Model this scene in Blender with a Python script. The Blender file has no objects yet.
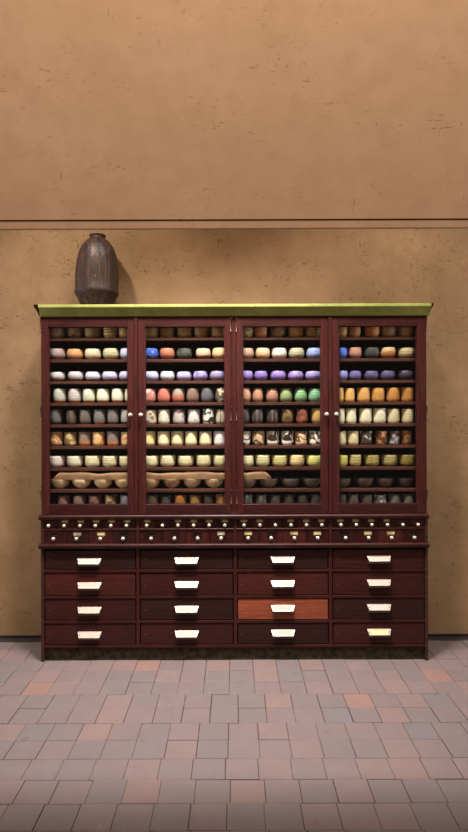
import bpy, bmesh, math, random
from mathutils import Vector, Matrix
R = random.Random(7)
S = bpy.context.scene
COL = S.collection
F, CZ, CD = 575.0, 1.715, 4.02          # focal length in pixels, camera height, camera to cabinet front

def X(px, y=0.0): return (px - 234.0) * (CD + y) / F
def Z(py, y=0.0): return CZ - (py - 416.0) * (CD + y) / F
def lin(c):
    c = c / 255.0
    return c / 12.92 if c <= 0.04045 else ((c + 0.055) / 1.055) ** 2.4
def rgb(c, k=1.0): return (lin(c[0]) * k, lin(c[1]) * k, lin(c[2]) * k, 1.0)

# ------------------------------------------------------------------ objects
ORIG = {}
def obj(name, bm, mats, parent=None, origin=None, smooth=False, **props):
    """link the world-space bmesh as ONE mesh object with its origin at `origin`"""
    bmesh.ops.recalc_face_normals(bm, faces=bm.faces)
    o0 = Vector(origin) if origin is not None else Vector((0, 0, 0))
    bmesh.ops.translate(bm, verts=bm.verts, vec=-o0)
    me = bpy.data.meshes.new(name)
    bm.to_mesh(me); bm.free()
    if smooth:
        for p in me.polygons: p.use_smooth = True
        if smooth is not True:
            me.set_sharp_from_angle(angle=smooth)
    for m in (mats if isinstance(mats, (list, tuple)) else [mats]): me.materials.append(m)
    o = bpy.data.objects.new(name, me); COL.objects.link(o)
    po = Vector((0, 0, 0))
    if parent is not None:
        o.parent = parent; po = ORIG[parent.name]
    o.location = o0 - po
    ORIG[o.name] = o0
    for k, v in props.items(): o[k] = v
    return o
def thing(name, label, cat, loc, group=None):
    o = bpy.data.objects.new(name, None); COL.objects.link(o)
    o.empty_display_size = 0.1
    o.location = loc; ORIG[o.name] = Vector(loc)
    o['label'] = label; o['category'] = cat
    if group: o['group'] = group
    return o
def box(bm, x0, x1, y0, y1, z0, z1, bev=0.0, mi=0, seg=1):
    vs = [bm.verts.new((x, y, z)) for x in (x0, x1) for y in (y0, y1) for z in (z0, z1)]
    idx = [(0, 1, 3, 2), (4, 6, 7, 5), (0, 4, 5, 1), (2, 3, 7, 6), (0, 2, 6, 4), (1, 5, 7, 3)]
    fs = [bm.faces.new([vs[i] for i in f]) for f in idx]
    for f in fs: f.material_index = mi
    if bev > 0:
        es = list({e for f in fs for e in f.edges})
        r = bmesh.ops.bevel(bm, geom=es, offset=bev, segments=seg, affect='EDGES', profile=0.6)
        for f in r['faces']: f.material_index = mi
def lathe(bm, prof, c, n=24, axis='z', mi=0, fn=None, mis=None):
    """revolve (r, h) about an axis through c; fn(angle, h, r)->r wobble"""
    rings = []
    for (r, h) in prof:
        ring = []
        for k in range(n):
            a = 2 * math.pi * k / n
            rr = fn(a, h, r) if fn else r
            u, v = rr * math.cos(a), rr * math.sin(a)
            p = (u, v, h) if axis == 'z' else (u, -h, v)   # axis 'y' grows towards the viewer
            ring.append(bm.verts.new((c[0] + p[0], c[1] + p[1], c[2] + p[2])))
        rings.append(ring)
    for i in range(len(rings) - 1):
        for k in range(n):
            f = bm.faces.new((rings[i][k], rings[i][(k + 1) % n], rings[i + 1][(k + 1) % n], rings[i + 1][k]))
            f.material_index = mis[i] if mis else mi
    f = bm.faces.new(rings[0]); f.material_index = mis[0] if mis else mi
    f = bm.faces.new(rings[-1]); f.material_index = mis[-1] if mis else mi
def prism(bm, prof, x0, x1, mi=0):
    """extrude a (y, z) outline along x"""
    a = [bm.verts.new((x0, y, z)) for y, z in prof]
    b = [bm.verts.new((x1, y, z)) for y, z in prof]
    n = len(prof)
    for i in range(n):
        f = bm.faces.new((a[i], a[(i + 1) % n], b[(i + 1) % n], b[i])); f.material_index = mi
    bm.faces.new(a).material_index = mi; bm.faces.new(b).material_index = mi

# ------------------------------------------------------------------ materials
class NT:
    def __init__(self, name):
        self.m = bpy.data.materials.new(name); self.m.use_nodes = True
        self.t = self.m.node_tree; self.n = self.t.nodes; self.l = self.t.links
        self.b = self.n['Principled BSDF']; self.out = self.n['Material Output']
    def node(self, typ, **kw):
        nd = self.n.new(typ)
        for k, v in kw.items(): setattr(nd, k, v)
        return nd
    def link(self, a, b): self.l.new(a, b)
    def coord(self, scale=(1, 1, 1), which='Object', rot=(0, 0, 0), loc=(0, 0, 0)):
        c = self.node('ShaderNodeTexCoord'); mp = self.node('ShaderNodeMapping')
        mp.inputs['Scale'].default_value = scale; mp.inputs['Rotation'].default_value = rot
        mp.inputs['Location'].default_value = loc
        self.link(c.outputs[which], mp.inputs['Vector']); return mp.outputs['Vector']
    def noise(self, vec, scale, detail=4, rough=0.55, dist=0.0):
        nd = self.node('ShaderNodeTexNoise')
        nd.inputs['Scale'].default_value = scale; nd.inputs['Detail'].default_value = detail
        nd.inputs['Roughness'].default_value = rough; nd.inputs['Distortion'].default_value = dist
        self.link(vec, nd.inputs['Vector']); return nd.outputs['Fac']
    def ramp(self, fac, stops, interp='LINEAR'):
        nd = self.node('ShaderNodeValToRGB'); cr = nd.color_ramp; cr.interpolation = interp
        while len(cr.elements) < len(stops): cr.elements.new(0.5)
        for e, (p, c) in zip(cr.elements, stops):
            e.position = p; e.color = c if len(c) == 4 else (*c, 1)
        self.link(fac, nd.inputs['Fac']); return nd.outputs['Color']
    def step(self, fac, a, b):
        nd = self.node('ShaderNodeMapRange'); nd.clamp = True
        nd.inputs['From Min'].default_value = a; nd.inputs['From Max'].default_value = b
        self.link(fac, nd.inputs['Value']); return nd.outputs['Result']
    def mix(self, fac, a, b, mode='MIX'):
        nd = self.node('ShaderNodeMix', data_type='RGBA', blend_type=mode)
        for sock, v in ((nd.inputs[0], fac), (nd.inputs[6], a), (nd.inputs[7], b)):
            if hasattr(v, 'is_output'): self.link(v, sock)
            else: sock.default_value = v
        return nd.outputs[2]
    def math(self, op, a, b=0.0):
        nd = self.node('ShaderNodeMath', operation=op)
        for sock, v in ((nd.inputs[0], a), (nd.inputs[1], b)):
            if hasattr(v, 'is_output'): self.link(v, sock)
            else: sock.default_value = v
        return nd.outputs[0]
    def bump(self, h, strength=0.3, dist=0.01):
        nd = self.node('ShaderNodeBump'); nd.inputs['Strength'].default_value = strength
        nd.inputs['Distance'].default_value = dist
        self.link(h, nd.inputs['Height']); self.link(nd.outputs['Normal'], self.b.inputs['Normal'])
    def done(self, col, rough=0.6, spec=0.4, metal=0.0, coat=0.0):
        if hasattr(col, 'is_output'): self.link(col, self.b.inputs['Base Color'])
        else: self.b.inputs['Base Color'].default_value = col
        if hasattr(rough, 'is_output'): self.link(rough, self.b.inputs['Roughness'])
        else: self.b.inputs['Roughness'].default_value = rough
        self.b.inputs['Specular IOR Level'].default_value = spec
        self.b.inputs['Metallic'].default_value = metal
        self.b.inputs['Coat Weight'].default_value = coat
        return self.m

def plaster(name, c, var=0.35, fleck=0.8, bump=0.5, thr=0.70):
    t = NT(name)
    v = t.coord()
    big = t.noise(v, 1.7, 5, 0.6); mid = t.noise(v, 9, 5, 0.6); fine = t.noise(v, 70, 3, 0.6)
    k = 1 - var
    col = t.ramp(big, [(0.3, (c[0] * k, c[1] * k, c[2] * k * 0.92)), (0.72, (c[0] * 1.06, c[1] * 1.06, c[2] * 1.08))])
    col = t.mix(t.math('MULTIPLY', t.step(mid, 0.40, 0.75), 0.35), col, (c[0] * 0.72, c[1] * 0.66, c[2] * 0.58, 1))
    fl = None
    for i, (rt, sc) in enumerate((((0.0, 0.35, 0.0), (22, 22, 72)), ((0.3, -0.7, 0.0), (80, 26, 26)), ((0.2, 0.9, 0.3), (20, 44, 70)))):
        n = t.noise(t.coord(sc, rot=rt, loc=(i * 3.1, i * 1.7, i)), 1.0, 2, 0.5, 0.6)
        m = t.step(n, thr, thr + 0.035)
        fl = m if fl is None else t.math('MAXIMUM', fl, m)
    patch = t.step(t.noise(t.coord(loc=(4, 2, 9)), 4.5, 3, 0.5), 0.44, 0.6)
    fl = t.math('MULTIPLY', fl, patch)
    col = t.mix(t.math('MULTIPLY', fl, fleck), col, (c[0] * 0.22, c[1] * 0.17, c[2] * 0.12, 1))
    h = t.math('SUBTRACT', t.math('ADD', t.math('MULTIPLY', mid, 0.6), t.math('MULTIPLY', fine, 0.25)), t.math('MULTIPLY', fl, 0.5))
    t.bump(h, bump, 0.012)
    return t.done(col, 0.9, 0.15)

def wood(name, c, axis='x', rough=0.38, dirt=0.5):
    t = NT(name)
    sc = {'x': (3, 40, 40), 'z': (40, 40, 3)}[axis]
    g = t.noise(t.coord(sc), 1.0, 5, 0.6, 1.2)
    m = t.noise(t.coord((2.0, 2.0, 2.0)), 3.0, 4, 0.6)
    col = t.ramp(g, [(0.25, (c[0] * 0.45, c[1] * 0.40, c[2] * 0.42)), (0.55, c), (0.8, (c[0] * 1.5, c[1] * 1.45, c[2] * 1.4))])
    col = t.mix(t.math('MULTIPLY', t.step(m, 0.42, 0.72), dirt), col, (c[0] * 0.4, c[1] * 0.42, c[2] * 0.5, 1))
    chips = t.step(t.noise(t.coord((60, 60, 60)), 1.0, 2, 0.5), 0.735, 0.76)
    col = t.mix(t.math('MULTIPLY', chips, 0.5), col, (0.32, 0.2, 0.16, 1))
    t.bump(g, 0.12, 0.003)
    return t.done(col, t.ramp(m, [(0.3, (rough - 0.06,) * 3), (0.7, (rough + 0.14,) * 3)]), 0.22)

def simple(name, c, rough=0.5, metal=0.0, spec=0.4, var=0.2, scale=40):
    t = NT(name)
    n = t.noise(t.coord(), scale, 3, 0.6)
    col = t.ramp(n, [(0.3, tuple(x * (1 - var) for x in c)), (0.7, tuple(min(1, x * (1 + var)) for x in c))])
    return t.done(col, rough, spec, metal)

M_wall = plaster('earth_plaster', (0.30, 0.184, 0.098), 0.34, 0.55, 0.7, 0.66)
M_head = plaster('pale_plaster', (0.50, 0.315, 0.195), 0.07, 0.45, 0.12, 0.685)
M_ceil = plaster('ceiling_plaster', (0.5, 0.33, 0.2), 0.1, 0.3, 0.2)
M_dark = simple('gap_shade', (0.012, 0.009, 0.008), 0.9)
MH = [wood('mahogany_rail', (0.037, 0.0088, 0.0072), 'x', 0.34)]
M_woodx = MH[0]
M_woodz = wood('mahogany_stile', (0.050, 0.0110, 0.0088), 'z', 0.34)
M_inner = wood('mahogany_inside', (0.045, 0.014, 0.010), 'x', 0.6)
M_shelf = wood('mahogany_shelf', (0.085, 0.030, 0.020), 'x', 0.45)
M_drw = [wood('drawer_wood', (0.038, 0.0085, 0.0072), 'x'), wood('drawer_red_wood', (0.056, 0.012, 0.009), 'x'),
         wood('drawer_dark_wood', (0.026, 0.0078, 0.0072), 'x')]
M_drw_or = wood('drawer_orange_wood', (0.235, 0.058, 0.026), 'x', 0.42, 0.3)
M_kick = simple('dusty_kickboard', (0.04, 0.033, 0.022), 0.9, 0, 0.1, 0.6, 25)
M_nickel = simple('nickel', (0.34, 0.29, 0.25), 0.38, 0.9, 0.5, 0.15, 80)
M_knobm = simple('pale_knob_metal', (0.66, 0.58, 0.48), 0.30, 0.55, 0.5, 0.1, 90)
M_lip = simple('dark_brown_lip', (0.075, 0.045, 0.035), 0.5, 0.4)  # dark brown metal for the lip under each drawer pull
M_brass = simple('tarnished_brass', (0.30, 0.19, 0.07), 0.45, 0.7, 0.5, 0.25, 90)
M_black = simple('dark_metal', (0.03, 0.022, 0.02), 0.5, 0.6)
M_cardw = simple('white_card', (0.40, 0.36, 0.31), 0.75, 0, 0.2, 0.06, 60)
M_cardp = simple('pinkish_card', (0.43, 0.33, 0.28), 0.75, 0, 0.2, 0.06, 60)
M_cardy = simple('yellowed_card', (0.54, 0.44, 0.23), 0.75, 0, 0.2, 0.08, 60)
M_cardo = simple('olive_card', (0.30, 0.22, 0.10), 0.8, 0, 0.2, 0.15, 60)

t = NT('green_paint')
n = t.noise(t.coord((1, 1, 1)), 7, 5, 0.65); sp = t.noise(t.coord((1, 1.5, 1.5)), 45, 2, 0.5)
c = t.ramp(n, [(0.3, (0.17, 0.185, 0.035)), (0.7, (0.27, 0.285, 0.075))])
c = t.mix(t.step(sp, 0.68, 0.72), c, (0.05, 0.035, 0.012, 1))
t.bump(sp, 0.1, 0.004)
M_green = t.done(c, 0.55, 0.25)

t = NT('clear_glass')
tr = t.node('ShaderNodeBsdfTransparent'); gl = t.node('ShaderNodeBsdfGlossy'); mx = t.node('ShaderNodeMixShader')
gl.inputs['Roughness'].default_value = 0.02; tr.inputs['Color'].default_value = (0.975, 0.98, 0.975, 1)
fr = t.node('ShaderNodeLayerWeight'); fr.inputs['Blend'].default_value = 0.5
t.link(t.math('ADD', 0.02, t.math('MULTIPLY', 0.9, t.math('POWER', fr.outputs['Facing'], 5.0))), mx.inputs[0]); t.link(tr.outputs[0], mx.inputs[1]); t.link(gl.outputs[0], mx.inputs[2])
t.link(mx.outputs[0], t.out.inputs['Surface'])
M_glass = t.m

t = NT('brick_paver')
g = t.node('ShaderNodeNewGeometry'); rnd = g.outputs['Random Per Island']
c = t.ramp(rnd, [(0.0, (0.137, 0.105, 0.105)), (0.22, (0.148, 0.108, 0.105)), (0.45, (0.158, 0.112, 0.107)), (0.62, (0.142, 0.106, 0.104)),
                 (0.78, (0.170, 0.113, 0.105)), (0.92, (0.128, 0.108, 0.112)), (0.97, (0.198, 0.112, 0.094))], 'CONSTANT')
v = t.coord()
c = t.mix(t.math('MULTIPLY', t.step(t.noise(v, 6, 5, 0.65), 0.35, 0.75), 0.45), c, (0.115, 0.085, 0.083, 1))
st = t.noise(t.coord((1, 1, 1), loc=(5, 3, 0)), 13, 2, 0.4)
c = t.mix(t.math('MULTIPLY', t.step(st, 0.72, 0.76), 0.5), c, (0.10, 0.07, 0.065, 1))
sc = t.step(t.noise(t.coord((70, 6, 1)), 1.0, 2, 0.5), 0.73, 0.76)
c = t.mix(t.math('MULTIPLY', sc, 0.35), c, (0.30, 0.25, 0.24, 1))
f = t.noise(v, 120, 3, 0.6)
t.bump(f, 0.25, 0.002)
M_paver = t.done(c, t.ramp(t.noise(v, 15, 3), [(0.3, (0.50,) * 3), (0.7, (0.72,) * 3)]), 0.35)
M_grout = simple('paver_joint', (0.035, 0.026, 0.025), 0.95, 0, 0.1, 0.4, 30)

# ------------------------------------------------------------------ the setting
XL, XR, YN, YW, ZC = -3.6, 3.6, -6.2, 0.448, 4.8
bm = bmesh.new()
px_, py_ = 0.1612, 0.1665
js = [-0.974 + py_ * k for k in range(-31, 9)]
for yi in range(len(js) - 1):
    y0, y1 = js[yi], min(js[yi + 1], YW + 0.05)
    off = R.choice((0, 0, 0, 0, 0.012, -0.012, 0.055))
    x = -0.036 + off - px_ * 23
    while x < XR:
        w = px_ * R.uniform(0.975, 1.025)
        gp = R.uniform(0.0003, 0.0024); hz = R.uniform(-0.0015, 0.0015)
        box(bm, x + gp, x + px_ - gp, y0 + gp, y1 - gp, -0.03, hz, 0.0018)
        x += px_
box(bm, XL - 0.2, XR + 0.2, YN - 0.1, YW + 0.1, -0.06, -0.004, 0, 1)
obj('floor', bm, [M_paver, M_grout], kind='structure')

bm = bmesh.new(); box(bm, XL - 0.2, XR + 0.2, YW, YW + 0.15, -0.03, ZC)
obj('wall_back', bm, M_wall, kind='structure')
bm = bmesh.new(); box(bm, XL - 0.15, XL, YN, YW, -0.03, ZC)
obj('wall_left', bm, M_head, kind='structure')
bm = bmesh.new(); box(bm, XR, XR + 0.15, YN, YW, -0.03, ZC)
obj('wall_right', bm, M_head, kind='structure')
bm = bmesh.new(); box(bm, XL - 0.2, XR + 0.2, YN, YW + 0.1, ZC, ZC + 0.1)
obj('ceiling', bm, M_ceil, kind='structure')
# the pale plaster header that hides the lamps: front face at 1.31 m, back at 1.18 m before the cabinet
HF, HB, HZ = -1.31, -1.23, 2.643
bm = bmesh.new(); box(bm, XL, XR, HF, HB, HZ, ZC)
obj('wall_front', bm, M_head, kind='structure')
bm = bmesh.new(); box(bm, XL, XR, HF + 0.006, HF + 0.026, 2.603, HZ - 0.005)
obj('trim_1', bm, M_head, kind='structure')
bm = bmesh.new(); box(bm, XL, XR, HF + 0.012, HF + 0.026, HZ - 0.005, HZ)
obj('trim_2', bm, simple('dark_groove_strip', (0.05, 0.028, 0.014), 0.8), kind='structure')  # thin dark brown strip set back between header and lower trim
for nm, xa, xb in (('gap_shade_left', XL, -1.36), ('gap_shade_right', 1.36, XR)):  # near-black strips painting the shadow gap at the foot of the wall
    bm = bmesh.new(); box(bm, xa, xb, YW - 0.006, YW, 0.0, 0.017)
    obj(nm, bm, M_dark, kind='structure')

# ------------------------------------------------------------------ the cabinet
CAB = thing('display_cabinet', 'tall red-brown wooden cabinet with glazed doors, green cornice and rows of drawers against plaster wall', 'cabinet', (0, 0.22, 0))
XA, XB, YB = X(40.3), X(427.5), 0.436
z_cor0, z_cor1 = Z(316), Z(303.8, -0.045)
z_led1, z_led2 = Z(516.8), Z(545.6)
z_rail = Z(646)
DY = 0.030                                   # door thickness
# upper case
bm = bmesh.new()
zt, zb = z_cor0 + 0.01, Z(514.5)
for a, b in ((XA, XA + 0.022), (XB - 0.022, XB)): box(bm, a, b, DY, YB, zb, zt, 0.002)
box(bm, XA + 0.022, XB - 0.022, DY, YB, zt - 0.03, zt)
box(bm, XA + 0.022, XB - 0.022, 0.002, YB, zb, Z(510.8, 0.045))
box(bm, XA + 0.022, XB - 0.022, YB - 0.02, YB, Z(510.8, .045), zt - 0.03)
obj('upper_case', bm, M_inner, CAB, (0, 0.22, zb))
bm = bmesh.new()
box(bm, XA, XB, 0.004, DY, Z(318), zt, 0.001)
obj('top_rail', bm, M_woodx, CAB, (0, 0, zt))
bm = bmesh.new()
box(bm, X(231.4), X(236.2), 0.006, 0.05, zb, zt, 0.002)
for p in (231.4, 236.2): box(bm, X(p) - 0.002, X(p) + 0.002, 0.001, 0.01, zb, Z(318), 0.0008)
obj('centre_post', bm, M_woodz, CAB, (X(233.8), 0, zb))
# cornice with a cyma face, painted green; ends left in bare wood
def corn(e): # outline (y, z) with forward projection
    z0, z1 = z_cor0, z_cor1
    h = z1 - z0
    return [(-0.006 - e, z0), (-0.012 - e, z0 + h * .12), (-0.016 - e, z0 + h * .32), (-0.026 - e, z0 + h * .55), (-0.040 - e, z0 + h * .70),
            (-0.046 - e, z0 + h * .72), (-0.047 - e, z0 + h * .78), (-0.045 - e, z0 + h * .95), (-0.040 - e, z1), (0.03, z1), (0.03, z0)]
bm = bmesh.new(); prism(bm, corn(0), X(38.5, -.045), X(431.8, -.045)); 
obj('cornice', bm, M_green, CAB, (0, 0, z_cor0), label='worn olive green cornice')
for s, xo in ((-1, XA), (1, XB)):
    bm = bmesh.new()
    h = z_cor1 - z_cor0
    pr = [(0.000, 0.0), (0.006, .12), (0.010, .32), (0.018, .55), (0.026, .70), (0.028, .73), (0.029, 1.0)]
    a = []; b = []
    for d, q in pr:
        a.append(bm.verts.new((xo + s * d, -0.002 - d * 1.5, z_cor0 + q * h))); b.append(bm.verts.new((xo + s * d, YB, z_cor0 + q * h)))
    c0 = bm.verts.new((xo - s * 0.004, -0.002, z_cor0)); c1 = bm.verts.new((xo - s * 0.004, -0.04, z_cor1))
    d0 = bm.verts.new((xo - s * 0.004, YB, z_cor0)); d1 = bm.verts.new((xo - s * 0.004, YB, z_cor1))
    for i in range(len(a) - 1): bm.faces.new((a[i], a[i + 1], b[i + 1], b[i]))
    bm.faces.new(a + [c1, c0]); bm.faces.new(b + [d1, d0]); bm.faces.new((a[-1], c1, d1, b[-1])); bm.faces.new((a[0], c0, d0, b[0])); bm.faces.new((c0, c1, d1, d0))
    obj('cornice_return', bm, M_woodz, CAB, (xo, 0.2, z_cor0))
bm = bmesh.new(); box(bm, XA, XB, 0.03, YB, z_cor1 - 0.02, z_cor1)
obj('top_board', bm, M_inner, CAB, (0, 0.2, z_cor1))
# shelves
SH = [Z(337.2 + 21.7 * k, 0.045) for k in range(9)]
for k in range(8):
    bm = bmesh.new(); box(bm, XA + 0.022, XB - 0.022, 0.045, YB - 0.02, SH[k] - 0.021, SH[k], 0.0025, 0, 2)
    obj('shelf', bm, M_shelf, CAB, (0, 0.2, SH[k]))
# doors
def hinge(parent, xc, zc):
    bm = bmesh.new()
    lathe(bm, [(0.002, -0.052), (0.0055, -0.049), (0.0055, -0.044), (0.0035, -0.042), (0.0035, 0.042), (0.0055, 0.044), (0.0055, 0.049), (0.002, 0.052)], (xc, -0.004, zc), 10)
    obj('hinge', bm, M_hinge, parent, (xc, -0.004, zc), smooth=0.8)
M_hinge = simple('dull_hinge_metal', (0.10, 0.06, 0.05), 0.5, 0.8)
def door(x0, x1, g0, g1, knob_px, hinge_px, lip):
    zt, zb, gt, gb = Z(318), Z(513.8), Z(326.4), Z(504.3)
    x0, x1, g0, g1 = X(x0), X(x1), X(g0), X(g1)
    bm = bmesh.new()
    box(bm, x0, g0, 0.0, DY, zb, zt, 0.002); box(bm, g1, x1, 0.0, DY, zb, zt, 0.002)
    box(bm, g0, g1, 0.0005, DY, gt, zt, 0.001, 1); box(bm, g0, g1, 0.0005, DY, zb, gb, 0.001, 1)
    for a, b, c_, d in ((g0, g0 + .006, gb, gt), (g1 - .006, g1, gb, gt)): box(bm, a, b, 0.010, 0.022, c_, d)
    box(bm, g0 + .006, g1 - .006, 0.010, 0.022, gt - .004, gt, 0, 1); box(bm, g0 + .006, g1 - .006, 0.010, 0.022, gb, gb + .004, 0, 1)
    if lip:
        a, b = X(lip[0]), X(lip[1])
        box(bm, a, b, -0.007, 0.0, zb, zt, 0.003, 0, 2)
    d = obj('door', bm, [M_woodz, M_woodx], CAB, ((x0 + x1) / 2, 0.015, zb))
    bm = bmesh.new(); box(bm, g0 + 0.001, g1 - 0.001, 0.0225, 0.0255, gb - 0.004, gt + 0.004)
    obj('glass_pane', bm, M_glass, d, ((g0 + g1) / 2, 0.024, (gb + gt) / 2))
    kx, kz = X(knob_px), Z(414.5)
    bm = bmesh.new()
    lathe(bm, [(0.011, 0.0), (0.011, 0.003), (0.005, 0.005), (0.005, 0.018), (0.010, 0.022), (0.0135, 0.029), (0.0135, 0.034), (0.010, 0.040), (0.004, 0.043)], (kx, 0, kz), 16, 'y')
    obj('knob', bm, M_knobm, d, (kx, 0, kz), smooth=0.8, label='round pale metal door knob')
    for hp in (325, 413.5, 497): hinge(d, X(hinge_px), Z(hp))
door(41.2, 134.2, 48.3, 127.9, 131.0, 40.8, (134.4, 137.8))
door(138.0, 230.8, 145.0, 225.2, 141.4, 231.0, None)
door(236.8, 328.3, 242.8, 321.3, 326.0, 236.6, (328.5, 331.8))
door(332.0, 426.6, 339.0, 417.3, 335.8, 426.9, None)
# ledge mouldings
for zc, hh, pr in ((z_led1, 0.032, 0.020), (z_led2, 0.034, 0.024)):
    bm = bmesh.new()
    z0, z1 = zc - hh / 2, zc + hh / 2
    prism(bm, [(0.02, z0), (-pr * .5, z0), (-pr * .75, z0 + hh * .3), (-pr, z0 + hh * .45), (-pr, z0 + hh * .8), (-pr + .004, z1 - .001), (-pr + .008, z1), (0.02, z1)], XA - 0.010, XB + 0.005)
    obj('ledge_moulding', bm, M_woodx, CAB, (0, 0, zc))
# lower case: sides, back, rails, dividers
bm = bmesh.new()
z1 = Z(515.5)
for a, b in ((XA, XA + 0.020), (XB - 0.020, XB)): box(bm, a, b, 0.0, YB, 0.0, z1, 0.002)
box(bm, XA + 0.02, XB - 0.02, YB - 0.02, YB, 0.02, z1)
box(bm, XA + 0.02, XB - 0.02, 0.045, YB - 0.02, z_rail, z1)          # drawer housings behind the fronts
obj('lower_case', bm, M_inner, CAB, (0, 0.22, 0))
VD = [137.2, 234.7, 330.0]
ROWS = [(549.5, 569.4), (572.4, 595.6), (598.6, 620.2), (623.4, 644.6)]
for p in VD:
    bm = bmesh.new(); box(bm, X(p - 1.7), X(p + 1.7), 0.0, 0.05, z_rail - 0.012, z_led2 - 0.01, 0.003, 0, 2)
    obj('divider', bm, M_woodz, CAB, (X(p), 0, z_rail))
for p in (570.9, 597.1, 621.8, 646.2):
    bm = bmesh.new(); box(bm, XA + 0.02, XB - 0.02, 0.001, 0.05, Z(p + 1.5), Z(p - 1.4), 0.003, 0, 2)
    obj('drawer_rail', bm, M_woodx, CAB, (0, 0, Z(p)))
bm = bmesh.new(); box(bm, XA + 0.02, XB - 0.02, 0.024, 0.045, 0.002, z_rail - 0.012, 0.002)
obj('kickboard', bm, M_kick, CAB, (0, 0.03, 0), label='dusty recessed kickboard')
# large drawers
BX = [(43.2, 135.3, 88.8), (139.1, 232.8, 186.0), (236.6, 328.1, 282.3), (331.9, 424.8, 378.4)]
kinds = [[2, 1, 0, 0], [2, 0, 2, 0], [2, 1, 3, 2], [0, 0, 2, 0]]
cards = [[M_cardw, M_cardp, M_cardp, M_cardp], [M_cardw] * 4, [M_cardw, M_cardw, M_cardp, M_cardw], [M_cardp, M_cardp, M_cardw, M_cardy]]
def pull(parent, cx, zt, card):
    """sloping hooded pull with a card on its face: wide at the wood, narrower at its lip"""
    wb, wf, dep, dz, th = 0.0845, 0.071, 0.029, 0.035, 0.003
    y0 = 0.006
    def P(u, v, o):                 # u in -1..1 across, v in 0..1 down the slope, o out of the face
        w = wb + (wf - wb) * v
        nrm = Vector((0, -dz, dep)).normalized()
        return Vector((cx + u * w, y0 - dep * v, zt - dz * v)) + nrm * o
    bm = bmesh.new()
    def slab(u0, u1, v0, v1, o0, o1):
        q = [bm.verts.new(P(u, v, o)) for o in (o0, o1) for (u, v) in ((u0, v0), (u1, v0), (u1, v1), (u0, v1))]
        for f in ((0, 1, 2, 3), (7, 6, 5, 4), (0, 4, 5, 1), (1, 5, 6, 2), (2, 6, 7, 3), (3, 7, 4, 0)): bm.faces.new([q[i] for i in f])
    slab(-1, 1, 0, 1, -th, 0)                                   # face plate
    slab(-1, -0.80, 0.02, .98, 0, 0.0022); slab(0.80, 1, 0.02, .98, 0, 0.0022)
    slab(-0.80, 0.80, 0.0, 0.10, 0, 0.0022); slab(-0.80, 0.80, 0.86, 1.0, 0, 0.0026)
    for s in (-1, 1):                                           # side cheeks
        for d in (0,):
            a = P(s, 0, -th); b = P(s, 1, -th); c_ = Vector((cx + s * (wf + 0.003), y0, zt - dz * 1.5)); b2 = b + Vector((0, 0.002, -0.012))
            pts = [a, b, b2, c_]; inn = [p + Vector((-s * 0.003, 0, 0)) for p in pts]
            A = [bm.verts.new(p) for p in pts]; B = [bm.verts.new(p) for p in inn]
            bm.faces.new(A); bm.faces.new(B[::-1])
            for i in range(4): bm.faces.new((A[i], A[(i + 1) % 4], B[(i + 1) % 4], B[i]))
    a, b = P(-1, 1, -th), P(1, 1, -th)                          # lip
    box(bm, cx - wf, cx + wf, a.y - 0.001, a.y + 0.003, a.z - 0.012, a.z + 0.001, 0.001, 1)
    for u in (-0.9, 0.9):
        p = P(u, 0.5, 0.002)
        lathe(bm, [(0.004, -0.001), (0.004, 0.002), (0.002, 0.003)], p, 8)
    obj('pull', bm, [M_nickel, M_lip], parent, (cx, y0, zt))
    bm = bmesh.new(); slab(-0.80, 0.80, 0.08, 0.88, 0.0, 0.0012)
    obj('label_card', bm, card, parent, (cx, y0 - .02, zt - .02))
for i, (a, b, hc) in enumerate(BX):
    for j, (p0, p1) in enumerate(ROWS):
        k = kinds[i][j]
        m = M_drw_or if k == 3 else M_drw[k]
        bm = bmesh.new()
        tilt = 0.004 if (i, j) == (1, 1) else 0.0
        box(bm, X(a + .7), X(b - .7), 0.006, 0.044, Z(p1 - .5), Z(p0 + .7) - tilt, 0.002)
        d = obj('drawer', bm, m, CAB, (X((a + b) / 2), 0.02, Z(p1)))
        if k == 3: d['label'] = 'bright orange-brown drawer front, the only unstained one'
        pull(d, X(hc), Z([557.4, 581.6, 606.2, 630.9][j] - (0.6 if i == 2 else 1.2 if i == 3 else 0) + (0 if i else .6)), cards[i][j])
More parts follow.
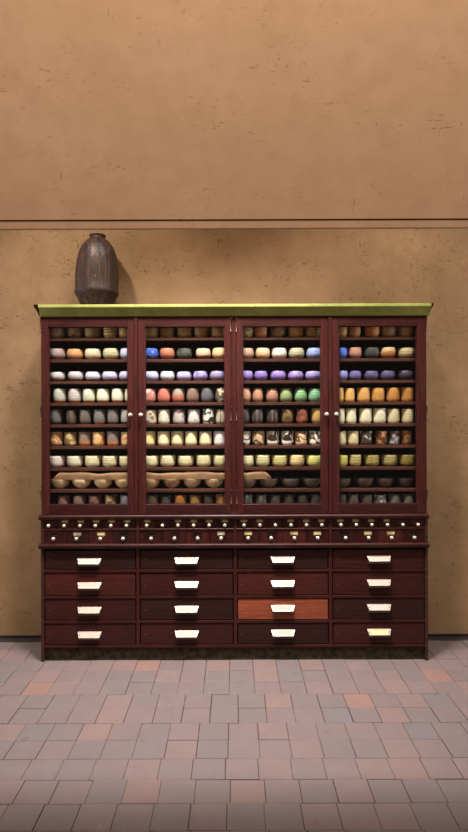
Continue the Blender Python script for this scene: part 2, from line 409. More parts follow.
# small drawers: six above, four below in each bay
def small_drawer(x0, x1, z0, z1, kx, kz, hold, big):
    bm = bmesh.new(); box(bm, x0 + .001, x1 - .001, 0.003 + R.uniform(0, .004), 0.044, z0, z1, 0.0015)
    d = obj('small_drawer', bm, M_drw[R.choice((0, 0, 1, 2))], CAB, ((x0 + x1) / 2, 0.02, z0))
    bm = bmesh.new()
    q = 1.0 if not big else 1.08
    lathe(bm, [(r * q, h) for r, h in [(0.006, -0.006), (0.0045, 0.010), (0.009, 0.015), (0.0118, 0.021), (0.0118, 0.025), (0.009, 0.030), (0.003, 0.032)]], (kx, 0, kz), 12, 'y')
    obj('knob', bm, M_knobm, d, (kx, 0, kz), smooth=0.8)
    if hold is None: return
    w, h = (0.0235, 0.0095) if not big else (0.028, 0.012)
    zc = kz + (0.0265 if not big else 0.029)
    bm = bmesh.new()
    f = 0.0025
    box(bm, kx - w, kx + w, -0.001, 0.005, zc - h, zc - h + f); box(bm, kx - w, kx + w, -0.001, 0.005, zc + h - f, zc + h)
    box(bm, kx - w, kx - w + f, -0.001, 0.005, zc - h, zc + h); box(bm, kx + w - f, kx + w, -0.001, 0.005, zc - h, zc + h)
    if big:   # small funnel-shaped tail that reaches the knob
        for s in (-1, 1):
            vs = [bm.verts.new((kx + s * a_, y, z_)) for y in (-0.001, 0.004) for a_, z_ in ((w, zc - h), (w - .006, zc - h), (.006, kz + .004), (.012, kz + .004))]
            for fc in ((0, 1, 2, 3), (7, 6, 5, 4), (0, 4, 5, 1), (1, 5, 6, 2), (2, 6, 7, 3), (3, 7, 4, 0)): bm.faces.new([vs[i] for i in fc])
    mats = [M_black if hold == 'e' else M_brass]
    if hold != 'e':
        box(bm, kx - w + f, kx + w - f, 0.0005, 0.003, zc - h + f, zc + h - f, 0, 1)
        mats.append({'w': M_cardw, 'y': M_cardy, 'o': M_cardo}[hold])
    obj('label_holder', bm, mats, d, (kx, 0, zc))
UK = [[49.0, 64.6, 80.3, 95.7, 111.1, 126.6], [146.7, 162.4, 177.8, 193.4, 208.9, 224.4], [243.6, 259.5, 274.8, 290.3, 305.8, 321.0], [340, 355.3, 370.8, 386.3, 401.6, 416.7]]
UP = ['-ooooo', 'o-oooo', 'oo-ooo', 'oooo--']
LK = [[53.8, 76.8, 100.6, 123.1], [151.1, 174.3, 197.4, 220.7], [247.6, 270.6, 293.7, 316.9], [344.6, 367.5, 390.4, 413.1]]
LP = ['ewye', 'eeew', 'yeyy', 'eyye']
EDG = [(42.8, 135.3), (139, 233), (236.4, 328.2), (331.8, 425)]
for i in range(4):
    a, b = EDG[i]
    for k in range(6):
        w = (b - a) / 6
        small_drawer(X(a + w * k), X(a + w * (k + 1)), Z(528.3), Z(518), X(UK[i][k]), Z(524.7), None if UP[i][k] == '-' else UP[i][k], False)
    for k in range(4):
        w = (b - a) / 4
        small_drawer(X(a + w * k), X(a + w * (k + 1)), Z(543.5), Z(530.2), X(LK[i][k]), Z(537.6), LP[i][k], True)
bm = bmesh.new()
box(bm, XA + .02, XB - .02, 0.0, 0.04, Z(530.2) + .001, Z(528.3) - .001, 0.001)
obj('small_drawer_rail', bm, M_woodx, CAB, (0, 0, Z(529)))
for p in VD:
    bm = bmesh.new(); box(bm, X(p - 1.6), X(p + 1.6), -0.001, 0.05, z_led2 + .01, z_led1 - .01, 0.002)
    obj('small_drawer_divider', bm, M_woodz, CAB, (X(p), 0, z_led2))

# ------------------------------------------------------------------ the big jar on top
jx, jy, jz = X(96.9, 0.262), 0.262, z_cor1 + 0.0005
t = NT('streaked_brown_glaze')
v = t.coord((26, 26, 2.2)); s1 = t.noise(v, 1.0, 4, 0.6, 0.6); s2 = t.noise(t.coord((14, 14, 5)), 1.0, 4, 0.6); s3 = t.noise(t.coord((90, 90, 30)), 1.0, 2)
c = t.ramp(s1, [(0.3, (0.014, 0.008, 0.007)), (0.52, (0.036, 0.019, 0.014)), (0.75, (0.09, 0.042, 0.024))])
c = t.mix(t.math('MULTIPLY', t.step(s2, 0.45, 0.65), 0.5), c, (0.026, 0.019, 0.018, 1))
c = t.mix(t.math('MULTIPLY', t.step(s3, 0.70, 0.74), 0.6), c, (0.40, 0.33, 0.27, 1))
t.bump(t.math('ADD', s1, t.math('MULTIPLY', s3, 0.4)), 0.6, 0.012)
M_jar = t.done(c, 0.42, 0.25)
def jar_r(a, h, r):
    k = abs(math.cos(3.5 * (a + 0.2)))            # seven flattened sides
    sharp = min(1, max(0, (h - 0.04) / 0.12)) * min(1, max(0, (0.50 - h) / 0.1))
    return r * (1 - 0.05 * k * sharp) * (1 + 0.012 * math.sin(2 * a + h * 7))
bm = bmesh.new()
prof = [(0.085, 0.0), (0.098, 0.012), (0.107, 0.05), (0.132, 0.105), (0.147, 0.128), (0.151, 0.138), (0.147, 0.152), (0.148, 0.22), (0.147, 0.29), (0.142, 0.35), (0.131, 0.41),
        (0.113, 0.46), (0.090, 0.495), (0.066, 0.515), (0.056, 0.522), (0.055, 0.532), (0.059, 0.538), (0.056, 0.541), (0.047, 0.538), (0.045, 0.52), (0.06, 0.49), (0.10, 0.42), (0.12, 0.2), (0.09, 0.03)]
lathe(bm, prof, (jx, jy, jz), 42, fn=jar_r)
for v_ in bm.verts:
    v_.co.z = jz + (v_.co.z - jz) * 1.05
    g_ = 1.0 + 0.09 * min(1, max(0, (jz + .54 - v_.co.z) / .08))
    v_.co.x = jx + (v_.co.x - jx) * g_; v_.co.y = jy + (v_.co.y - jy) * g_
for v_ in bm.verts: v_.co.x += max(0, v_.co.z - jz - 0.25) * 0.03
JAR = thing('jar', 'large dark brown streaked jar standing on the green cornice, left of middle', 'jar', (jx, jy, jz))
obj('body', bm, M_jar, JAR, (jx, jy, jz), smooth=0.9)
bm = bmesh.new()
def torus(bm, c, r, rr, n=32, m=8):
    ring = [[bm.verts.new((c[0] + (r + rr * math.cos(b)) * math.cos(a), c[1] + (r + rr * math.cos(b)) * math.sin(a), c[2] + rr * math.sin(b))) for b in [2 * math.pi * j / m for j in range(m)]] for a in [2 * math.pi * i / n for i in range(n)]]
    for i in range(n):
        for j in range(m): bm.faces.new((ring[i][j], ring[(i + 1) % n][j], ring[(i + 1) % n][(j + 1) % m], ring[i][(j + 1) % m]))
torus(bm, (jx + .0095, jy, jz + .568), 0.056, 0.006)
obj('rim', bm, simple('black_rim', (0.016, 0.011, 0.01), 0.5), JAR, (jx + .0095, jy, jz + .568), smooth=True)

# ------------------------------------------------------------------ the bowls
cache = {}
def glaze(pat, c1, c2, k=1.0):
    key = (pat, c1, c2, k)
    if key in cache: return cache[key]
    t = NT('glaze_' + pat)
    a, b = rgb(c1, k), rgb(c2, k)
    v0 = t.coord()
    oi = t.node('ShaderNodeObjectInfo'); va = t.node('ShaderNodeVectorMath', operation='MULTIPLY_ADD')
    t.link(oi.outputs['Random'], va.inputs[0]); va.inputs[1].default_value = (7.0, 11.0, 5.0); t.link(v0, va.inputs[2])
    v = va.outputs[0]                                    # every bowl its own patch of the pattern
    n0 = t.noise(v, 30, 4, 0.6)
    base = t.ramp(n0, [(0.3, tuple(x * 0.86 for x in a[:3])), (0.7, tuple(min(1, x * 1.08) for x in a[:3]))])
    sep = t.node('ShaderNodeSeparateXYZ'); t.link(v0, sep.inputs[0]); zz = sep.outputs[2]
    if pat == 'plain':
        f = t.math('MULTIPLY', t.step(t.noise(v, 14, 3), 0.52, 0.72), 0.45)
    elif pat == 'speck':
        f = t.step(t.noise(v, 110, 2, 0.5), 0.58, 0.63)
    elif pat == 'band':
        w = t.math('SINE', t.math('ADD', t.math('MULTIPLY', zz, 330.0), t.math('MULTIPLY', t.noise(v, 12, 3), 9.0)))
        f = t.math('MULTIPLY', t.step(w, 0.35, 0.8), 0.75)
    elif pat == 'brush':
        w = t.math('SINE', t.math('ADD', t.math('MULTIPLY', t.noise(v, 12, 1.0, 0.4, 0.5), 24.0), t.math('MULTIPLY', sep.outputs[0], 30)))
        f = t.step(w, 0.55, 0.7)
    elif pat == 'splash':
        f = t.step(t.noise(v, 24, 3, 0.6), 0.52, 0.57)
    elif pat == 'dip':      # lower part bare or in a second glaze
        e = t.math('ADD', zz, t.math('MULTIPLY', t.noise(v, 20, 2), 0.03))
        f = t.math('SUBTRACT', 1.0, t.step(e, 0.036, 0.044))
    elif pat == 'cap':      # second glaze poured over the upper part
        e = t.math('ADD', zz, t.math('MULTIPLY', t.noise(v, 16, 2), 0.045))
        f = t.step(e, 0.070, 0.078)
    elif pat == 'stripe':   # upright strokes
        w = t.math('SINE', t.math('ADD', t.math('MULTIPLY', sep.outputs[0], 190.0), t.math('MULTIPLY', t.noise(v, 15, 2), 5.0)))
        f = t.step(w, 0.55, 0.8)
    col = t.mix(f, base, b)
    t.bump(n0, 0.15, 0.004)
    cache[key] = t.done(col, 0.42, 0.4)
    return cache[key]

P_LOW = [(.52, 0), (.55, .05), (.60, .09), (.84, .17), (.96, .34), (1.0, .55), (.985, .78), (.93, .96)]
P_ROUND = [(.50, 0), (.54, .06), (.74, .11), (.92, .27), (1.0, .50), (.98, .72), (.88, .97)]
P_STR = [(.60, 0), (.62, .05), (.82, .11), (.94, .26), (.97, .5), (.99, .78), (1.0, .98)]
P_CUP = [(.66, 0), (.69, .045), (.84, .09), (.95, .22), (1.0, .45), (.985, .72), (.93, .98)]
P_BAR = [(.66, 0), (.68, .05), (.84, .10), (.97, .28), (1.0, .48), (.95, .74), (.80, .98)]
P_CYL = [(.80, 0), (.84, .03), (.96, .09), (1.0, .25), (1.0, .6), (.99, .98)]
P_FLR = [(.38, 0), (.40, .07), (.58, .15), (.76, .34), (.89, .58), (.965, .82), (1.0, .99)]
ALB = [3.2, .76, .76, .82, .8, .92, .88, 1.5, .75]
SETB = [.010, .009, .009, .014, .015, .022, .009, .008, .012]      # how far each row stands back from the shelf edge
def bowl(name, px, w, h_px, row, prof, mat, label, cat, group, foot=None):
    yb = 0.045 + SETB[row] + R.uniform(-.003, .004) + w * 0.5 * 4.08 / F
    r = w * 0.5 * (CD + yb) / F; h = h_px * (CD + yb) / F
    cx, z0 = X(px, yb), SH[row] + 0.0006
    ph, am = R.uniform(0, 6.3), R.uniform(0.004, 0.018); ph2 = R.uniform(0, 6.3)
    pr = [(a * (1 + R.uniform(-.012, .012)), q) for a, q in prof]
    th = 0.05
    outer = [(a * r, q * h) for a, q in pr]
    top = pr[-1][0]
    rim = [((top - th * .35) * r, h), ((top - th * .8) * r, h * .985)]
    inner = [((a - th * 1.5) * r, max(q * h, .1 * h)) for a, q in reversed(pr[2:-1])] + [(.3 * r, .10 * h)]
    f = lambda a, hh, rr: rr * (1 + am * math.sin(2 * a + ph) + am * .5 * math.sin(3 * a + ph2 + hh * 30))
    bm = bmesh.new()
    lathe(bm, (outer if not foot else outer[1:]) + rim + inner, (cx, yb, z0), 26, fn=f)
    tl = R.uniform(-.01, .01)
    for v in bm.verts: v.co.z += (v.co.x - cx) * tl * max(0, (v.co.z - z0) / h)
    if not foot:
        return obj(name, bm, mat, None, (cx, yb, z0), smooth=1.0, label=label, category=cat, group=group)
    o = thing(name, label, cat, (cx, yb, z0), group)
    obj('body', bm, mat, o, (cx, yb, z0), smooth=1.0)
    if foot:
        bm = bmesh.new()
        lathe(bm, [(outer[0][0], 0), (outer[1][0] * 1.01, outer[1][1]), (outer[2][0] * 1.012, outer[2][1]), ((outer[2][0] * .4 + outer[3][0] * .6) * 1.008, outer[2][1] * .4 + outer[3][1] * .6), (outer[2][0] * .8, outer[2][1] * 1.05)], (cx, yb, z0), 26, fn=f)
        fo = obj('foot', bm, foot, o, (cx, yb, z0), smooth=0.8)
    return o
ORD = ['first', 'second', 'third', 'fourth', 'fifth', 'sixth']
SHN = ['top', 'second', 'third', 'fourth', 'fifth', 'sixth', 'seventh', 'eighth', 'bottom']
DRN = ['leftmost', 'second', 'third', 'rightmost']
#      name, width px, height px, profile
KIND = [('tea_bowl', 16.6, 13.0, P_STR), ('tea_bowl', 16.4, 10.9, P_LOW), ('tea_bowl', 16.0, 9.4, P_ROUND), ('tea_cup', 13.2, 13.9, P_CUP), ('tea_cup', 12.3, 14.6, P_CUP),
        ('tea_cup', 12.4, 13.8, P_CYL), ('tea_bowl', 16.4, 11.3, P_STR), ('wide_bowl', 20.0, 9.3, P_FLR), ('tea_cup', 12.4, 15.0, P_CYL)]
OR_F = simple('bare_orange_clay', (0.42, 0.17, 0.06), 0.7); BR_F = simple('bare_brown_clay', (0.17, 0.075, 0.04), 0.75); GR_F = simple('dark_clay', (0.07, 0.05, 0.04), 0.8)
# row, door: list of (centre px, look, pattern, colour, second colour[, width[, foot]])
B = {
(0, 0): [(57.4, 'grey-brown patterned', 'speck', (128, 112, 92), (70, 58, 46)), (75, 'mottled brown', 'splash', (112, 92, 68), (60, 46, 34)), (92.9, 'plain olive-brown', 'plain', (112, 92, 62), (84, 66, 44)), (110.7, 'ring-lined olive-tan', 'band', (118, 100, 64), (168, 146, 100)), (126, 'olive-tan', 'plain', (134, 112, 72), (100, 80, 50))],
(0, 1): [(151.6, 'patterned olive-tan', 'speck', (140, 116, 74), (84, 62, 40)), (167.7, 'plain brown', 'plain', (116, 90, 58), (80, 62, 40)), (184.8, 'dark-speckled brown', 'speck', (120, 96, 62), (58, 42, 28)), (201.7, 'dark-marked olive', 'splash', (122, 100, 62), (66, 50, 30)), (218.3, 'banded tan-brown', 'band', (140, 108, 68), (108, 80, 48))],
(0, 2): [(247.3, 'dotted pale tan', 'splash', (196, 160, 120), (100, 72, 46)), (261.4, 'reddish tan', 'plain', (162, 114, 82), (128, 86, 60)), (278.1, 'dark olive', 'splash', (112, 86, 56), (66, 48, 30)), (296, 'banded golden tan', 'band', (148, 112, 60), (112, 82, 42)), (312.9, 'banded olive', 'band', (124, 100, 54), (90, 68, 36))],
(0, 3): [(342, 'ochre tan', 'plain', (158, 118, 76), (124, 88, 54)), (354.9, 'dull ochre-brown', 'plain', (132, 96, 62), (100, 70, 44)), (372.3, 'reddish brown', 'plain', (152, 98, 64), (110, 68, 42)), (388.9, 'grey-brown', 'plain', (118, 96, 72), (88, 70, 52)), (405.8, 'banded ochre-brown', 'band', (136, 104, 68), (104, 78, 50))],
(1, 0): [(58, 'dusky pink-grey', 'band', (190, 164, 160), (168, 140, 138)), (75.6, 'peach-orange', 'plain', (236, 176, 122), (214, 148, 96)), (93.4, 'cream', 'band', (240, 226, 194), (214, 194, 150)), (111.2, 'ridged olive-cream', 'band', (220, 210, 170), (160, 148, 104)), (128, 'pale lavender-blue', 'plain', (206, 208, 242), (180, 180, 222))],
(1, 1): [(151.6, 'bright blue', 'splash', (66, 98, 200), (130, 156, 226)), (167.7, 'terracotta pink', 'plain', (204, 130, 102), (176, 104, 80)), (184.6, 'dark grey-green', 'splash', (88, 92, 84), (58, 60, 56)), (203.6, 'cream-topped brown', 'dip', (226, 200, 164), (148, 88, 62)), (220, 'pale tan', 'plain', (232, 198, 150), (208, 170, 120))],
(1, 2): [(247, 'pinkish tan', 'plain', (206, 168, 148), (184, 142, 122)), (262.9, 'peach-cream', 'band', (246, 208, 162), (228, 176, 126)), (279.4, 'white-cream', 'plain', (246, 236, 220), (228, 212, 190)), (296.5, 'grey-celadon', 'band', (204, 196, 164), (166, 156, 120)), (314.3, 'pale sky-blue', 'band', (170, 184, 234), (140, 152, 212))],
(1, 3): [(341.2, 'deep blue', 'splash', (58, 92, 206), (96, 130, 226)), (355.2, 'faded pink', 'splash', (202, 150, 130), (180, 122, 104)), (371.8, 'dark green-grey', 'plain', (74, 78, 72), (54, 56, 52)), (388, 'pale-rimmed orange-brown', 'cap', (206, 138, 84), (226, 196, 150)), (406.2, 'ridged cream', 'band', (220, 200, 154), (188, 164, 116), 17.4)],
(2, 0): [(58, 'greyish white', 'plain', (214, 206, 202), (190, 180, 176), 16, BR_F), (76.3, 'lilac-tinted white', 'band', (224, 214, 216), (200, 186, 194), 16, BR_F), (93.4, 'dark-dabbed lavender-white', 'plain', (222, 218, 236), (180, 174, 206), 16, BR_F), (110.3, 'pale lavender', 'band', (212, 206, 238), (186, 178, 214), 16, BR_F), (127, 'soft lavender', 'plain', (204, 198, 236), (182, 174, 216), 16, BR_F)],
(2, 1): [(152, 'pale lilac-blue', 'plain', (206, 202, 240), (182, 176, 220)), (167.7, 'almost white', 'plain', (236, 230, 242), (214, 204, 226)), (184.3, 'light violet', 'plain', (196, 186, 232), (166, 154, 212)), (200.5, 'mid violet', 'splash', (176, 164, 220), (142, 128, 192)), (217.4, 'greyish violet', 'band', (166, 150, 190), (140, 122, 162))],
(2, 2): [(246.4, 'violet', 'plain', (160, 136, 214), (128, 104, 188)), (261, 'strong violet', 'band', (152, 128, 208), (120, 96, 178)), (278.1, 'large deep violet', 'plain', (158, 130, 208), (122, 96, 180), 17), (295.6, 'light purple', 'splash', (172, 148, 218), (142, 116, 190)), (312.8, 'pale ridged purple', 'band', (176, 158, 224), (144, 124, 194))],
(2, 3): [(342, 'lavender-blue', 'plain', (158, 158, 226), (130, 128, 200)), (355.2, 'slate-purple', 'band', (126, 114, 176), (98, 86, 140)), (371.2, 'dull purple', 'band', (106, 92, 140), (82, 70, 110)), (387.4, 'dusky purple', 'plain', (102, 90, 138), (80, 70, 108)), (405.8, 'very dark purple', 'plain', (74, 64, 88), (54, 46, 64))],
(3, 0): [(59.8, 'pale grey-green', 'band', (212, 212, 196), (186, 186, 168), 13.2, OR_F), (74.9, 'pink-striped white', 'band', (222, 212, 204), (196, 168, 172), 13.8, OR_F), (89.2, 'greenish white', 'band', (230, 232, 206), (210, 210, 180), 13, OR_F), (103.2, 'clean cream-white', 'plain', (250, 244, 216), (236, 226, 190), 13, OR_F), (117.7, 'cream-white orange-footed', 'plain', (252, 244, 216), (238, 226, 188), 13, OR_F), (130.5, 'cream', 'plain', (248, 238, 206), (234, 220, 180), 13, OR_F)],
(3, 1): [(149.6, 'pink-and-white', 'splash', (214, 140, 128), (236, 214, 204)), (164.2, 'salmon pink', 'plain', (210, 126, 108), (190, 150, 134)), (178.4, 'grey-rimmed salmon', 'cap', (206, 124, 106), (176, 164, 144)), (192.9, 'warm brown-grey', 'plain', (146, 116, 102), (118, 90, 78)), (207.3, 'dark slate', 'plain', (104, 102, 112), (82, 80, 90)), (221.5, 'white-splashed dark grey', 'splash', (96, 86, 78), (224, 196, 158))],
(3, 2): [(245.6, 'peach-tan', 'band', (205, 158, 126), (180, 128, 96)), (257.7, 'ringed peach-tan', 'band', (200, 150, 120), (166, 112, 84)), (272.1, 'ringed dusty pink', 'band', (190, 142, 122), (160, 106, 88)), (286, 'sage green', 'band', (158, 176, 124), (116, 132, 84)), (300.6, 'mid green', 'band', (142, 184, 132), (96, 134, 88)), (314.6, 'fresh green', 'band', (136, 186, 142), (96, 142, 102))],
(3, 3): [(338.8, 'yellow-ochre', 'plain', (230, 180, 104), (210, 156, 80)), (349.7, 'light golden', 'plain', (236, 186, 110), (218, 160, 84)), (363.5, 'golden', 'speck', (228, 174, 98), (206, 148, 76)), (377.8, 'speckled honey-gold', 'speck', (218, 160, 84), (188, 126, 60)), (392.9, 'amber', 'plain', (214, 152, 80), (184, 120, 58)), (407.3, 'brownish amber', 'plain', (202, 140, 74), (170, 108, 52))],
(4, 0): [(56.1, 'dark blue-grey', 'plain', (112, 108, 106), (86, 82, 82), 12.8, GR_F), (71.4, 'narrow brown-grey', 'stripe', (112, 94, 82), (86, 70, 60), 10.4, BR_F), (85.5, 'grey-brown', 'band', (126, 114, 106), (100, 88, 80), 12, BR_F), (99.7, 'orange-footed grey', 'band', (134, 128, 124), (106, 100, 98), 12.4, OR_F), (113.1, 'mid grey', 'plain', (128, 122, 120), (104, 98, 96), 12, BR_F), (127, 'light grey', 'plain', (190, 182, 172), (166, 156, 146), 12.4, BR_F)],
(4, 1): [(150.8, 'mottled cream-and-plum', 'splash', (222, 206, 178), (140, 106, 102)), (164.1, 'speckled cream', 'speck', (236, 226, 206), (204, 192, 172)), (179.1, 'plum-blotched white', 'splash', (204, 192, 184), (118, 90, 92)), (193.8, 'blue-flecked white', 'splash', (228, 224, 214), (176, 184, 190)), (208.5, 'black-brushed white', 'brush', (232, 226, 214), (60, 48, 44)), (221, 'streaky cream-grey', 'stripe', (196, 182, 158), (120, 102, 84))],
(4, 2): [(243.8, 'dark plum-grey', 'plain', (92, 80, 84), (66, 56, 60)), (257.4, 'dark cup with grey stroke', 'stripe', (78, 68, 66), (112, 102, 98)), (272.6, 'black cup with upright strokes', 'stripe', (70, 60, 56), (116, 104, 96)), (287.3, 'olive-brown', 'splash', (132, 106, 64), (80, 60, 36)), (301.9, 'brick red', 'splash', (170, 98, 78), (112, 60, 48)), (317, 'ochre', 'plain', (206, 170, 102), (176, 136, 72))],
(4, 3): [(339.6, 'ivory', 'plain', (250, 242, 210), (236, 224, 184)), (351, 'bright ivory', 'plain', (252, 244, 210), (240, 228, 188)), (365.3, 'ivory with faint specks', 'speck', (250, 242, 208), (236, 224, 184)), (379.3, 'broad ivory', 'plain', (248, 240, 208), (234, 222, 184), 13), (393.3, 'creamy ivory', 'plain', (238, 224, 182), (220, 202, 154)), (407.6, 'buff-ivory', 'band', (236, 220, 178), (218, 198, 150))],
(5, 0): [(56.7, 'white-splashed orange-brown', 'splash', (196, 140, 88), (240, 216, 170)), (70.8, 'pale-marked olive-brown', 'splash', (158, 124, 74), (226, 200, 150)), (85, 'orange-bellied grey', 'dip', (148, 126, 110), (206, 124, 70)), (98.6, 'cream-orange', 'splash', (232, 186, 126), (206, 132, 74)), (113.1, 'grey cup with orange base', 'dip', (142, 124, 116), (210, 128, 74)), (127, 'peach cream', 'splash', (236, 192, 136), (206, 140, 84))],
(5, 1): [(149.4, 'lemon-cream', 'plain', (250, 230, 160), (232, 206, 130)), (163.7, 'warm cream', 'plain', (250, 238, 196), (234, 216, 164)), (177.3, 'smooth cream', 'plain', (248, 236, 194), (232, 216, 162)), (191.1, 'pale cream', 'plain', (246, 234, 190), (230, 212, 158)), (205.4, 'buttery cream', 'plain', (246, 232, 186), (228, 210, 154)), (219.6, 'lilac-white', 'plain', (240, 232, 228), (222, 210, 206))],
(5, 2): [(244.6, 'white cup with thick black brushwork', 'brush', (242, 236, 222), (44, 34, 30)), (258.3, 'brown-brushed tan', 'brush', (204, 172, 130), (84, 56, 36)), (272.6, 'black-brushed cream', 'brush', (238, 228, 208), (56, 42, 34)), (287.2, 'bold black-brushed white', 'brush', (246, 240, 226), (48, 36, 32)), (300.9, 'brown-brushed peach', 'brush', (238, 204, 160), (120, 74, 46)), (315, 'grey-brushed white', 'brush', (242, 232, 214), (84, 64, 52))],
(5, 3): [(340.6, 'cream-olive', 'plain', (236, 222, 178), (212, 194, 140)), (353, 'yellowish cream', 'plain', (228, 212, 164), (196, 174, 116)), (365.9, 'white-splashed dark', 'splash', (74, 60, 48), (226, 222, 216)), (381, 'orange-splashed brown', 'splash', (92, 68, 46), (214, 140, 92)), (394.2, 'grey-white splashed', 'splash', (92, 82, 76), (206, 198, 198)), (406.3, 'rusty brown', 'splash', (104, 72, 46), (168, 104, 60))],
(6, 0): [(57, 'pinkish white', 'band', (246, 230, 220), (226, 200, 188)), (74.9, 'ridged ivory', 'band', (250, 240, 214), (230, 214, 178)), (92.7, 'yellow-cream', 'band', (248, 238, 198), (222, 204, 148)), (109.8, 'line-marked cream', 'band', (248, 238, 200), (206, 182, 124)), (126.5, 'ivory-yellow', 'band', (246, 234, 194), (224, 206, 150))],
(6, 1): [(151, 'cream', 'plain', (248, 236, 192), (230, 212, 158)), (167.7, 'rough cream', 'band', (248, 236, 196), (226, 208, 158)), (185.7, 'large ridged cream', 'band', (248, 236, 194), (218, 198, 142), 17), (203.6, 'butter cream', 'band', (244, 232, 184), (220, 202, 144)), (220.4, 'greenish cream', 'plain', (232, 226, 172), (206, 198, 138))],
(6, 2): [(247, 'cream-yellow', 'band', (248, 240, 196), (216, 204, 146)), (262.5, 'green-lined cream', 'band', (238, 230, 178), (166, 160, 98)), (279.4, 'pale yellow-green', 'band', (234, 222, 158), (188, 172, 98)), (296.5, 'peach-based cream', 'band', (246, 224, 166), (212, 164, 104)), (314, 'lime-yellow', 'band', (232, 226, 140), (196, 190, 96))],
(6, 3): [(341.6, 'yellow-lime', 'plain', (226, 222, 116), (196, 190, 86)), (354.9, 'olive-banded cream', 'band', (206, 190, 126), (134, 120, 66)), (371.4, 'dark-banded olive', 'band', (188, 168, 98), (116, 98, 48)), (389.2, 'straw-olive', 'band', (190, 174, 114), (126, 112, 62)), (406.7, 'deep olive', 'band', (162, 142, 76), (112, 94, 46))],
(7, 0): [(60.3, 'beige', 'plain', (212, 184, 142), (186, 156, 114), 20.5), (81.5, 'pale beige', 'plain', (218, 192, 152), (192, 164, 124), 20.5), (103, 'sandy beige', 'plain', (214, 186, 144), (188, 158, 114), 19.6), (124, 'warm beige', 'plain', (214, 184, 142), (188, 156, 112), 20)],
(7, 1): [(151, 'dull beige', 'plain', (196, 170, 126), (154, 124, 98), 19), (171.8, 'marked grey-beige', 'splash', (188, 164, 122), (142, 112, 90), 19.6), (192, 'light grey-beige', 'plain', (190, 166, 126), (148, 120, 98), 20), (213.9, 'grey-beige', 'plain', (194, 172, 132), (150, 124, 102), 20.4)],
(7, 2): [(247.6, 'brownish grey', 'plain', (148, 126, 106), (116, 90, 70), 19), (268.4, 'warm brown-grey', 'dip', (134, 122, 108), (142, 100, 74), 19.6), (290.1, 'dark stone-grey', 'dip', (112, 108, 100), (118, 88, 70), 19.6), (311, 'dark greenish grey', 'dip', (108, 104, 94), (116, 84, 64), 20)],
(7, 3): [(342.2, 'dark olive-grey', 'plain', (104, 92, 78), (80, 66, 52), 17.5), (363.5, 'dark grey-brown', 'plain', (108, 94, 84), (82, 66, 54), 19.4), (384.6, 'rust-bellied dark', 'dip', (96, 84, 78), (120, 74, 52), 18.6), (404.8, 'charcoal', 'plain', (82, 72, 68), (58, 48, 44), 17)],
(8, 0): [(63.5, 'pink-brown', 'splash', (150, 110, 96), (110, 80, 68)), (79.1, 'dusky brown', 'plain', (134, 106, 90), (104, 78, 64)), (94.7, 'brown-red', 'splash', (140, 96, 82), (100, 66, 56)), (111.2, 'tan-flecked brown', 'splash', (110, 86, 64), (200, 160, 112)), (126, 'bluish grey', 'plain', (140, 140, 146), (112, 112, 120))],
(8, 1): [(152.7, 'dark brown', 'plain', (92, 74, 56), (66, 52, 38)), (165.9, 'dark grey', 'plain', (78, 72, 66), (56, 50, 46)), (180.2, 'amber-brown', 'plain', (176, 112, 48), (130, 80, 32)), (194.9, 'ochre-olive', 'plain', (156, 120, 66), (118, 88, 44)), (208.5, 'near-black', 'plain', (68, 62, 54), (48, 42, 38)), (220.6, 'orange-splashed amber', 'splash', (150, 98, 50), (228, 160, 104))],
(8, 2): [(247, 'dark steel-grey', 'stripe', (74, 72, 72), (108, 104, 102)), (261, 'smoky grey', 'stripe', (82, 76, 72), (112, 104, 98)), (274.8, 'dark brown-grey', 'plain', (76, 66, 58), (56, 48, 42)), (288.6, 'charcoal-brown', 'plain', (70, 60, 52), (52, 44, 38)), (302.4, 'blackish', 'plain', (62, 54, 50), (44, 38, 34)), (315, 'black-grey', 'plain', (64, 58, 54), (46, 42, 38))],
(8, 3): [(341, 'dull charcoal', 'plain', (80, 70, 66), (58, 50, 46)), (352.8, 'brown-grey', 'plain', (92, 80, 74), (68, 58, 52)), (365.9, 'dark taupe', 'plain', (88, 76, 70), (64, 54, 48)), (379.7, 'white-veined dark', 'splash', (96, 88, 84), (200, 196, 196)), (394.2, 'mid grey', 'plain', (122, 114, 110), (94, 86, 82)), (407.6, 'grey-green', 'plain', (116, 112, 100), (88, 84, 72))],
}
for (row, dr), items in B.items():
    nm, w0, h0, pf = KIND[row]
    for i, it in enumerate(items):
        px, look, pat, c1, c2 = it[:5]
        w = it[5] if len(it) > 5 else w0
        foot = it[6] if len(it) > 6 else None
        for nb in items:
            if nb is not it: w = min(w, abs(nb[0] - px) - 0.95)
        p = pf
        if (row, dr) == (3, 2): p = P_BAR
        if row in (3, 4) and dr == 3: p = P_CYL
        if row == 4 and dr == 1: p = P_CYL
        kind = nm.replace('_', ' ')
        lk = look if ' cup' in look else f'{look} {kind}'
        lab = f'{lk}, {ORD[i]} from left on {SHN[row]} shelf behind {DRN[dr]} door'
        bowl(nm, px, w, h0 * R.uniform(.97, 1.03) if row != 7 else h0, row, p, glaze(pat, c1, c2, ALB[row] * (.6 if row == 7 and dr >= 2 else 1)), lab, 'bowl' if 'bowl' in nm else 'cup', f'{kind}s on the {SHN[row]} shelf', foot)

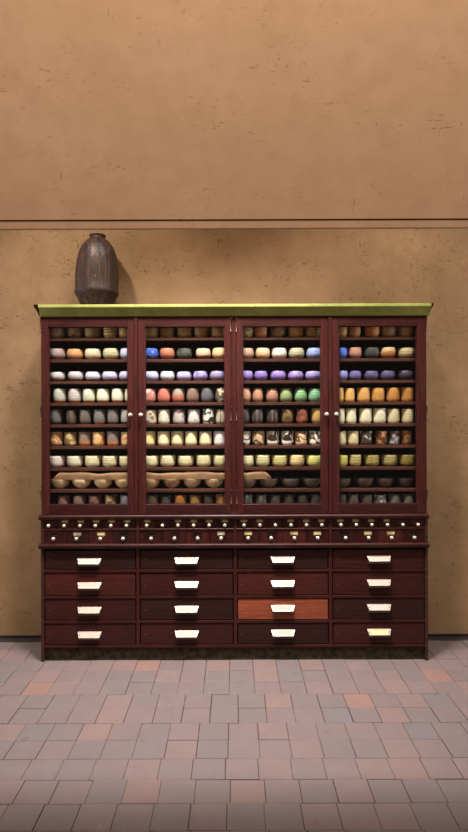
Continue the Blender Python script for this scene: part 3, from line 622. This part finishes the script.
# long tan wavy strip lying across the rims of the wide bowls
bm = bmesh.new()
zr = SH[7] + 9.3 * 4.14 / F + 0.0016
xa, xb = X(54, .09), X(271, .09)
n, m = 90, 10
SEC = [(.060, 0), (.056, .3), (.0525, .6), (.0505, .85), (.0525, .97), (.058, 1.0), (.076, .93), (.104, .6), (.120, 0)]
rings = []
for i in range(n + 1):
    u = i / n; x = xa + (xb - xa) * u
    e = min(1, u / 0.035) * min(1, (1 - u) / 0.03)
    hh = (0.051 + 0.006 * math.sin(u * 21) + 0.004 * math.sin(u * 47 + 1) + 0.008 * math.exp(-((u - .62) / .012) ** 2)) * (0.06 + 0.94 * e ** .8)
    ring = [bm.verts.new((x, y, zr + hh * k)) for y, k in SEC] + [bm.verts.new((x, y + (0.092 - y) * .10, zr + max(0.0, hh - .006) * k)) for y, k in reversed(SEC)]
    rings.append(ring)
q = len(rings[0])
for i in range(n):
    for j in range(q): bm.faces.new((rings[i][j], rings[i][(j + 1) % q], rings[i + 1][(j + 1) % q], rings[i + 1][j]))
bm.faces.new(rings[0]); bm.faces.new(rings[-1])
obj('bark_strip', bm, simple('tan_bark', (0.46, 0.27, 0.145), 0.8, 0, 0.2, 0.25, 14), None, ((xa + xb) / 2, 0.108, zr), smooth=0.8,
    label='long tan strip with wavy upper edge lying across the pale wide bowls', category='strip')

# ------------------------------------------------------------------ light
def spot(name, loc, tgt, power, size, blend=0.5, radius=0.04, col=(1, .93, .84)):
    l = bpy.data.lights.new(name, 'SPOT'); l.energy = power; l.spot_size = math.radians(size); l.spot_blend = blend
    l.shadow_soft_size = radius; l.color = col
    o = bpy.data.objects.new(name, l); COL.objects.link(o)
    o.location = loc; o.rotation_euler = (Vector(tgt) - Vector(loc)).to_track_quat('-Z', 'Y').to_euler()
LZ, LY = 4.3, -1.10
spot('spot_lamp', (-0.40, LY, LZ), (-0.62, -0.36, 0.0), 860, 82, 1.0, 0.17, (1, .96, .91))
spot('spot_lamp', (0.26, LY, LZ), (0.42, -0.36, 0.0), 720, 82, 1.0, 0.17, (1, .96, .91))
spot('spot_lamp', (-1.55, -1.05, 4.2), (-1.0, 0.3, 2.1), 250, 80, 1.0, 0.08, (1, .92, .80))
spot('spot_lamp', (1.55, -1.05, 4.2), (1.0, 0.3, 2.1), 195, 80, 1.0, 0.08, (1, .92, .80))
def area(name, loc, tgt, power, sx, sy, col):
    a = bpy.data.lights.new(name, 'AREA'); a.shape = 'RECTANGLE'; a.size = sx; a.size_y = sy; a.energy = power; a.color = col
    o = bpy.data.objects.new(name, a); COL.objects.link(o); o.location = loc
    o.rotation_euler = (Vector(tgt) - Vector(loc)).to_track_quat('-Z', 'Y').to_euler()
area('room_fill', (0, -2.7, 4.6), (0, -1.5, 2.6), 72, 5.0, 0.6, (1, .87, .75))  # unseen fill light, added to brighten the front of the header
area('rear_fill', (0, -4.9, 4.2), (0, -4.9, 0), 80, 4.0, 1.0, (1, .90, .80))  # unseen fill, added over the rear floor so its bounce lifts the header
for s_ in (-1, 1):
    area('side_fill', (s_ * 3.4, -0.7, 2.0), (s_ * 1.4, 0.4, 1.6), 42, 0.6, 2.0, (.97, .97, .95))  # unseen soft fill, added on both sides to lift the flanking wall
w = bpy.data.worlds.new('room_air'); S.world = w; w.use_nodes = True
w.node_tree.nodes['Background'].inputs[0].default_value = (1, .86, .72, 1); w.node_tree.nodes['Background'].inputs[1].default_value = 0.12

# ------------------------------------------------------------------ camera
cam = bpy.data.cameras.new('camera'); cam.sensor_fit = 'VERTICAL'; cam.sensor_height = 36; cam.lens = 36 * F / 832.0
co = bpy.data.objects.new('camera', cam); COL.objects.link(co)
co.matrix_world = Matrix.Translation((0, -CD, CZ)) @ Matrix.Rotation(math.radians(90), 4, 'X') @ Matrix.Rotation(math.radians(-0.2), 4, 'Z')
S.camera = co
S.view_settings.view_transform = 'Standard'; S.view_settings.look = 'None'; S.view_settings.gamma = 1.0
S.view_settings.use_curve_mapping = False; S.view_settings.exposure = 0.0
S.cycles.use_denoising = True
